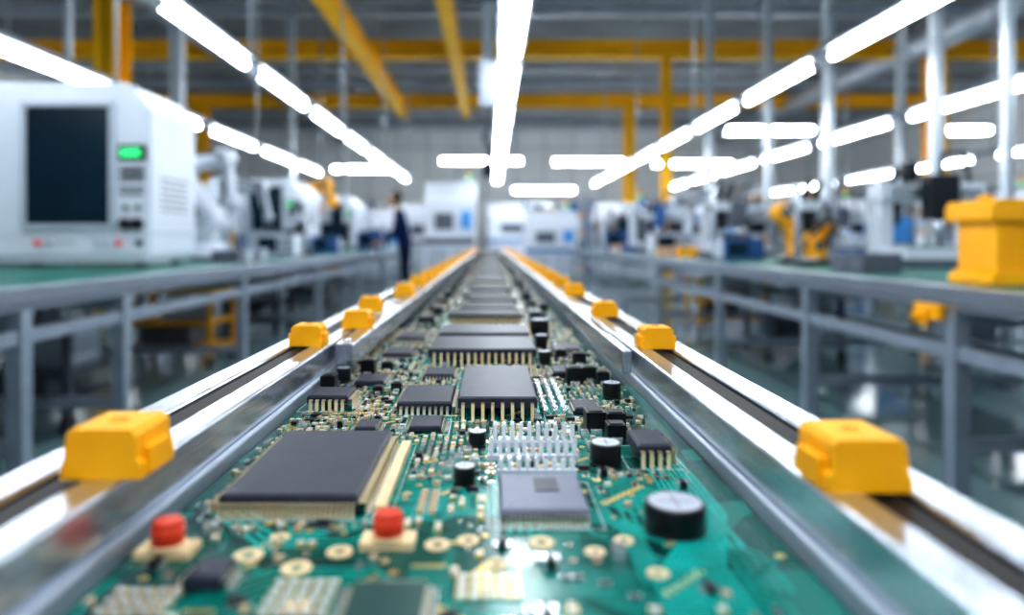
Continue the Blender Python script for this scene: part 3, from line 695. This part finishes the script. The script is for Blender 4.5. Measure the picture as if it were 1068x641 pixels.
g=group('yellow_feeder_case',(1.985,2.6,BT)); mb=MB(); Y='yellow_paint'
mb.prism([(-0.165,0),(0.165,0),(0.165,0.03),(0.135,0.05),(-0.135,0.05),(-0.165,0.03)],'y',-0.12,0.12,Y)
mb.box(-0.135,0.135,-0.105,0.105,0.05,0.235,Y)
mb.prism([(-0.165,0.235),(0.165,0.235),(0.17,0.25),(0.17,0.29),(0.155,0.315),(-0.155,0.315),(-0.17,0.29),(-0.17,0.25)],'y',-0.13,0.13,Y)
for x in (-0.09,-0.03,0.03,0.09): mb.box(x-0.006,x+0.006,-0.112,-0.105,0.05,0.235,Y)
for x in (-0.10,0.10): mb.cyl((x,0,0.315),(x,0,0.335),0.025,Y,n=18)
mb.box(-0.05,0.05,-0.137,-0.13,0.262,0.285,'smd_brown')
mb.obj('case_body',g,bevel=0.006,seg=3)
g=group('yellow_clamp',(1.644,2.54,0.70)); mb=MB()
mb.box(-0.030,-0.001,-0.07,0.07,0.02,0.075,'clip_yellow'); mb.box(-0.05,-0.03,-0.03,0.03,0.0,0.06,'clip_yellow'); mb.cyl((-0.05,0,0.03),(-0.075,0,0.03),0.014,'clip_yellow')
mb.obj('clamp_body',g,bevel=0.004)

def bins(x,y,z,n,cols,name='parts_bin'):
    g=group(name,(x,y,z)); mb=MB()
    for i in range(n):
        c=cols[i%len(cols)]; u=i*0.17
        mb.box(-0.1,0.1,u,u+0.15,0,0.01,c); mb.box(-0.1,-0.09,u,u+0.15,0.01,0.08,c); mb.box(0.09,0.1,u,u+0.15,0.01,0.1,c)
        mb.box(-0.09,0.09,u,u+0.01,0.01,0.09,c); mb.box(-0.09,0.09,u+0.14,u+0.15,0.01,0.09,c); mb.box(-0.08,0.08,u+0.015,u+0.135,0.01,0.04,'mid_grey')
    mb.obj('bins',g,bevel=0.002)
bins(1.95,6.75,BT,5,['yellow_paint','blue_paint']); bins(1.9,9.4,BT,6,['blue_paint','yellow_paint','light_grey'])
bins(-1.95,5.0,BT,4,['mid_grey','light_grey']); bins(1.95,3.4,BT,2,['mid_grey'])

def cart(x,y,w,d,h,m,name='tool_cart'):
    g=group(name,(x,y,0)); mb=MB()
    for sx in (-1,1):
        for sy in (-1,1):
            mb.box(sx*w/2-0.02,sx*w/2+0.02,sy*d/2-0.02,sy*d/2+0.02,0.1,h,m); mb.cyl((sx*w/2-0.015,sy*d/2,0.05),(sx*w/2+0.015,sy*d/2,0.05),0.05,'dark_plastic',n=16)
    for z in (0.14,h*0.55,h-0.03): mb.box(-w/2,w/2,-d/2,d/2,z,z+0.025,m)
    mb.box(-w*0.35,w*0.2,-d*0.3,d*0.3,0.166,0.166+h*0.25,'mid_grey'); mb.box(-w*0.1,w*0.4,-d*0.3,d*0.3,h*0.55+0.026,h*0.55+0.2,'light_grey')
    mb.obj('cart_frame',g,bevel=0.004)
cart(-2.55,5.6,0.7,0.5,0.62,'yellow_paint'); cart(-4.2,6.3,0.6,0.6,0.95,'mid_grey'); cart(-4.3,4.2,0.6,0.6,0.8,'mid_grey'); cart(2.6,7.6,0.7,0.5,0.6,'yellow_paint'); cart(4.2,6.0,0.6,0.6,0.75,'mid_grey'); cart(4.2,8.6,0.6,0.6,0.9,'blue_paint'); cart(-2.5,9.4,0.7,0.5,0.6,'mid_grey'); cart(2.6,5.9,0.6,0.5,0.6,'mid_grey')
cart(-2.5,3.8,0.6,0.5,0.55,'mid_grey'); cart(-2.6,7.4,0.7,0.5,0.6,'dark_plastic')

def cabinet(x,y,w,d,h,acc,rotz=0):
    g=group('production_cabinet',(x,y,0),rotz); mb=MB(); hw=w/2
    mb.box(-hw,hw,-d/2,d/2,0.06,h*0.48,'white_shell'); mb.prism([(-d/2,h*0.48),(d/2,h*0.48),(d/2,h),(-d/2+0.25,h),(-d/2+0.05,h*0.8)],'x',-hw,hw,'white_shell')
    mb.box(-hw*0.6,hw*0.15,-d/2-0.012,-d/2,0.54*h,0.70*h,'mid_grey'); mb.box(hw*0.45,hw*0.85,-d/2-0.02,-d/2,0.55*h,0.72*h,'screen_blue')
    mb.box(-hw,hw,-d/2-0.01,-d/2,h*0.40,h*0.46,acc); mb.box(-hw*0.9,-hw*0.05,-d/2-0.008,-d/2,0.12,h*0.37,'light_grey'); mb.box(hw*0.05,hw*0.9,-d/2-0.008,-d/2,0.12,h*0.37,'light_grey')
    mb.cyl((hw*0.7,0,h),(hw*0.7,0,h+0.12),0.02,'alu',n=10)
    for i,c in enumerate(('lcd_green','clip_yellow','red_button')): mb.cyl((hw*0.7,0,h+0.12+i*0.07),(hw*0.7,0,h+0.185+i*0.07),0.035,c,n=14)
    for sx in (-1,1):
        for sy in (-1,1): mb.cyl((sx*hw*0.85,sy*d*0.4,0),(sx*hw*0.85,sy*d*0.4,0.06),0.05,'dark_plastic',n=12)
    mb.obj('cabinet_body',g,bevel=0.012)
for a in ((-0.9,15.5,1.1,1.2,2.3,'mid_grey'),(-4.9,15.8,1.6,1.3,1.8,'mid_grey'),(-2.5,15.6,1.2,1.2,1.7,'blue_paint'),(1.5,17.5,1.3,1.2,1.75,'blue_paint'),(3.2,16.6,1.2,1.2,1.9,'mid_grey'),(5.6,18,1.8,1.2,1.9,'blue_paint'),(8.2,17,1.8,1.2,2.0,'mid_grey'),(-7.6,15,1.8,1.2,2.0,'blue_paint'),(9.5,11,1.8,1.3,1.8,'blue_paint'),(9.2,8.2,1.5,1.2,1.7,'mid_grey'),(-9,9,1.8,1.3,2.0,'mid_grey'),(-9.2,12,1.8,1.3,2.0,'blue_paint'),(-2.2,23.4,2.2,1.3,2.2,'mid_grey'),(1,24,2.2,1.3,2.3,'blue_paint'),(4.5,24,2.2,1.3,2.1,'mid_grey'),(11,15,1.8,1.3,2.1,'blue_paint')):
    cabinet(*a)
def rack(x,y,w,h,seed):
    rg=random.Random(seed); g=group('storage_rack',(x,y,0)); mb=MB()
    for sx in (-1,1):
        for sy in (-1,1): mb.box(sx*w/2-0.03,sx*w/2+0.03,sy*0.28-0.03,sy*0.28+0.03,0,h,'blue_paint')
    z=0.15
    while z<h-0.1:
        mb.box(-w/2,w/2,-0.3,0.3,z,z+0.05,'yellow_paint'); u=-w/2+0.06
        while u<w/2-0.25:
            bw=rg.uniform(0.15,0.4); bw=min(bw,w/2-0.05-u); bh=rg.uniform(0.15,0.36)
            mb.box(u,u+bw,-0.24,0.24,z+0.05,z+0.05+bh,rg.choice(['light_grey','dark_plastic','smd_white','blue_paint','smd_beige','mid_grey'])); u+=bw+0.03
        z+=0.52
    mb.obj('rack_frame_and_boxes',g)
for i,a in enumerate(((1.9,20,1.8,2.2),(3.9,20.6,1.6,2.2),(6.3,20.6,2.0,2.2),(-4.6,20.6,2,2.2),(8.8,20.4,2,2.4),(-6.8,18.5,2,2.3),(11.5,19,2,2.3))): rack(*a,i)

# ---------------------------------------------------------------- worker
def worker(x,y,rotz):
    g=group('factory_worker',(x,y,0),rotz)
    J={'pel':((0,0,.96),.135),'wst':((-.02,0,1.10),.12),'chs':((-.06,0,1.29),.145),'nb':((-.10,0,1.45),.07),'nt':((-.13,0,1.53),.052),
       'sl':((-.07,.17,1.40),.068),'el':((-.12,.235,1.13),.047),'wl':((-.35,.17,.99),.030),
       'sr':((-.07,-.17,1.40),.068),'er':((-.12,-.235,1.13),.047),'wr':((-.35,-.17,1.0),.030),
       'hl':((0,.09,.87),.10),'kl':((-.02,.10,.49),.066),'al':((.03,.10,.09),.045),
       'hr':((.01,-.09,.87),.10),'kr':((.03,-.11,.49),.066),'ar':((.09,-.11,.09),.045)}
    E=[('pel','wst'),('wst','chs'),('chs','nb'),('nb','nt'),('chs','sl'),('sl','el'),('el','wl'),('chs','sr'),('sr','er'),('er','wr'),('pel','hl'),('hl','kl'),('kl','al'),('pel','hr'),('hr','kr'),('kr','ar')]
    keys=list(J); me=bpy.data.meshes.new('sk'); me.from_pydata([J[k][0] for k in keys],[(keys.index(a),keys.index(b)) for a,b in E],[])
    o=bpy.data.objects.new('sk',me); COL.objects.link(o)
    md=o.modifiers.new('s','SKIN'); sv=me.skin_vertices[0].data
    for i,k in enumerate(keys): sv[i].radius=(J[k][1],J[k][1]); sv[i].use_root=(k=='pel')
    sd=o.modifiers.new('d','SUBSURF'); sd.levels=2; sd.render_levels=2
    dg=bpy.context.evaluated_depsgraph_get(); dg.update()
    nm=bpy.data.meshes.new_from_object(o.evaluated_get(dg)); bpy.data.objects.remove(o)
    nm.materials.clear()
    for n in ('navy_cloth','trouser','skin'): nm.materials.append(M[n])
    for p in nm.polygons:
        c=p.center; p.use_smooth=True
        p.material_index=1 if c.z<0.90 else (2 if (c.z>1.475 and abs(c.y)<.09) or c.x<-.335 else 0)
    b=bpy.data.objects.new('body',nm); COL.objects.link(b); b.parent=g
    mb=MB()
    hx,hz=-.155,1.635
    mb.sph((hx,0,hz),(.095,.075,.115),'skin',20,14); mb.sph((hx-.03,0,hz-.06),(.06,.055,.055),'skin',16,10)
    mb.cyl((hx-.085,0,hz+.015),(hx-.112,0,hz-.025),.008,'skin',r1=.016,n=10)
    for s in (-1,1):
        mb.sph((hx,s*.075,hz-.01),(.018,.008,.028),'skin',10,8); mb.sph((hx-.083,s*.03,hz+.012),(.012,.014,.009),'eye_white',10,6); mb.sph((hx-.092,s*.03,hz+.012),(.005,.006,.006),'hair',8,6)
    mb.box(hx-.097,hx-.085,-.022,.022,hz-.062,hz-.055,'red_button')
    mb.sph((hx+.022,0,hz+.022),(.100,.085,.112),'hair',20,14)
    for s in (-1,1): 
        ax,ay=((.03,.10) if s>0 else (.09,-.11))
        mb.sph((ax-.05,ay,.045),(.135,.05,.045),'shoe',16,10); mb.box(ax-.18,ax+.08,ay-.045,ay+.045,0,.02,'shoe')
    mb.obj('head_and_shoes',g)
    for s in (-1,1):
        wx,wy,wz=-.35,s*.17,.995
        vs=[(wx,wy,wz),(wx-.045,wy,wz-.025),(wx-.08,wy,wz-.045)]; es=[(0,1),(1,2)]; rad=[.028,.032,.026]
        for k,(off,ln) in enumerate(((-.03,.07),(-.010,.08),(.010,.075),(.03,.06))):
            i=len(vs); vs+= [(wx-.085,wy+off,wz-.05),(wx-.085-ln*.5,wy+off*1.1,wz-.065),(wx-.085-ln*.85,wy+off*1.1,wz-.095)]
            es+= [(2,i),(i,i+1),(i+1,i+2)]; rad+=[.010,.009,.008]
        i=len(vs); vs+= [(wx-.06,wy-s*.045,wz-.04),(wx-.09,wy-s*.06,wz-.06)]; es+=[(1,i),(i,i+1)]; rad+=[.011,.009]
        me=bpy.data.meshes.new('h'); me.from_pydata(vs,es,[]); o=bpy.data.objects.new('hand_'+('l' if s>0 else 'r'),me); COL.objects.link(o)
        o.modifiers.new('s','SKIN')
        for q,r_ in enumerate(rad): me.skin_vertices[0].data[q].radius=(r_,r_)
        me.skin_vertices[0].data[0].use_root=True
        sd=o.modifiers.new('d','SUBSURF'); sd.levels=1; sd.render_levels=1; me.materials.append(M['skin']); o.parent=g
worker(-1.31,10.4,0)

# ---------------------------------------------------------------- world & camera
w=bpy.data.worlds.new('world'); sc.world=w; w.use_nodes=True
w.node_tree.nodes['Background'].inputs[0].default_value=(0.7,0.8,0.9,1); w.node_tree.nodes['Background'].inputs[1].default_value=0.5
cam=bpy.data.cameras.new('camera'); co=bpy.data.objects.new('camera',cam); COL.objects.link(co)
co.location=(0,0,1.01); co.rotation_euler=(math.pi/2,0,0)
cam.lens=24; cam.sensor_width=36; cam.shift_x=0.0206; cam.shift_y=-0.0655; cam.clip_start=0.01; cam.clip_end=100
cam.dof.use_dof=True; cam.dof.focus_distance=0.46; cam.dof.aperture_fstop=3.3
sc.camera=co
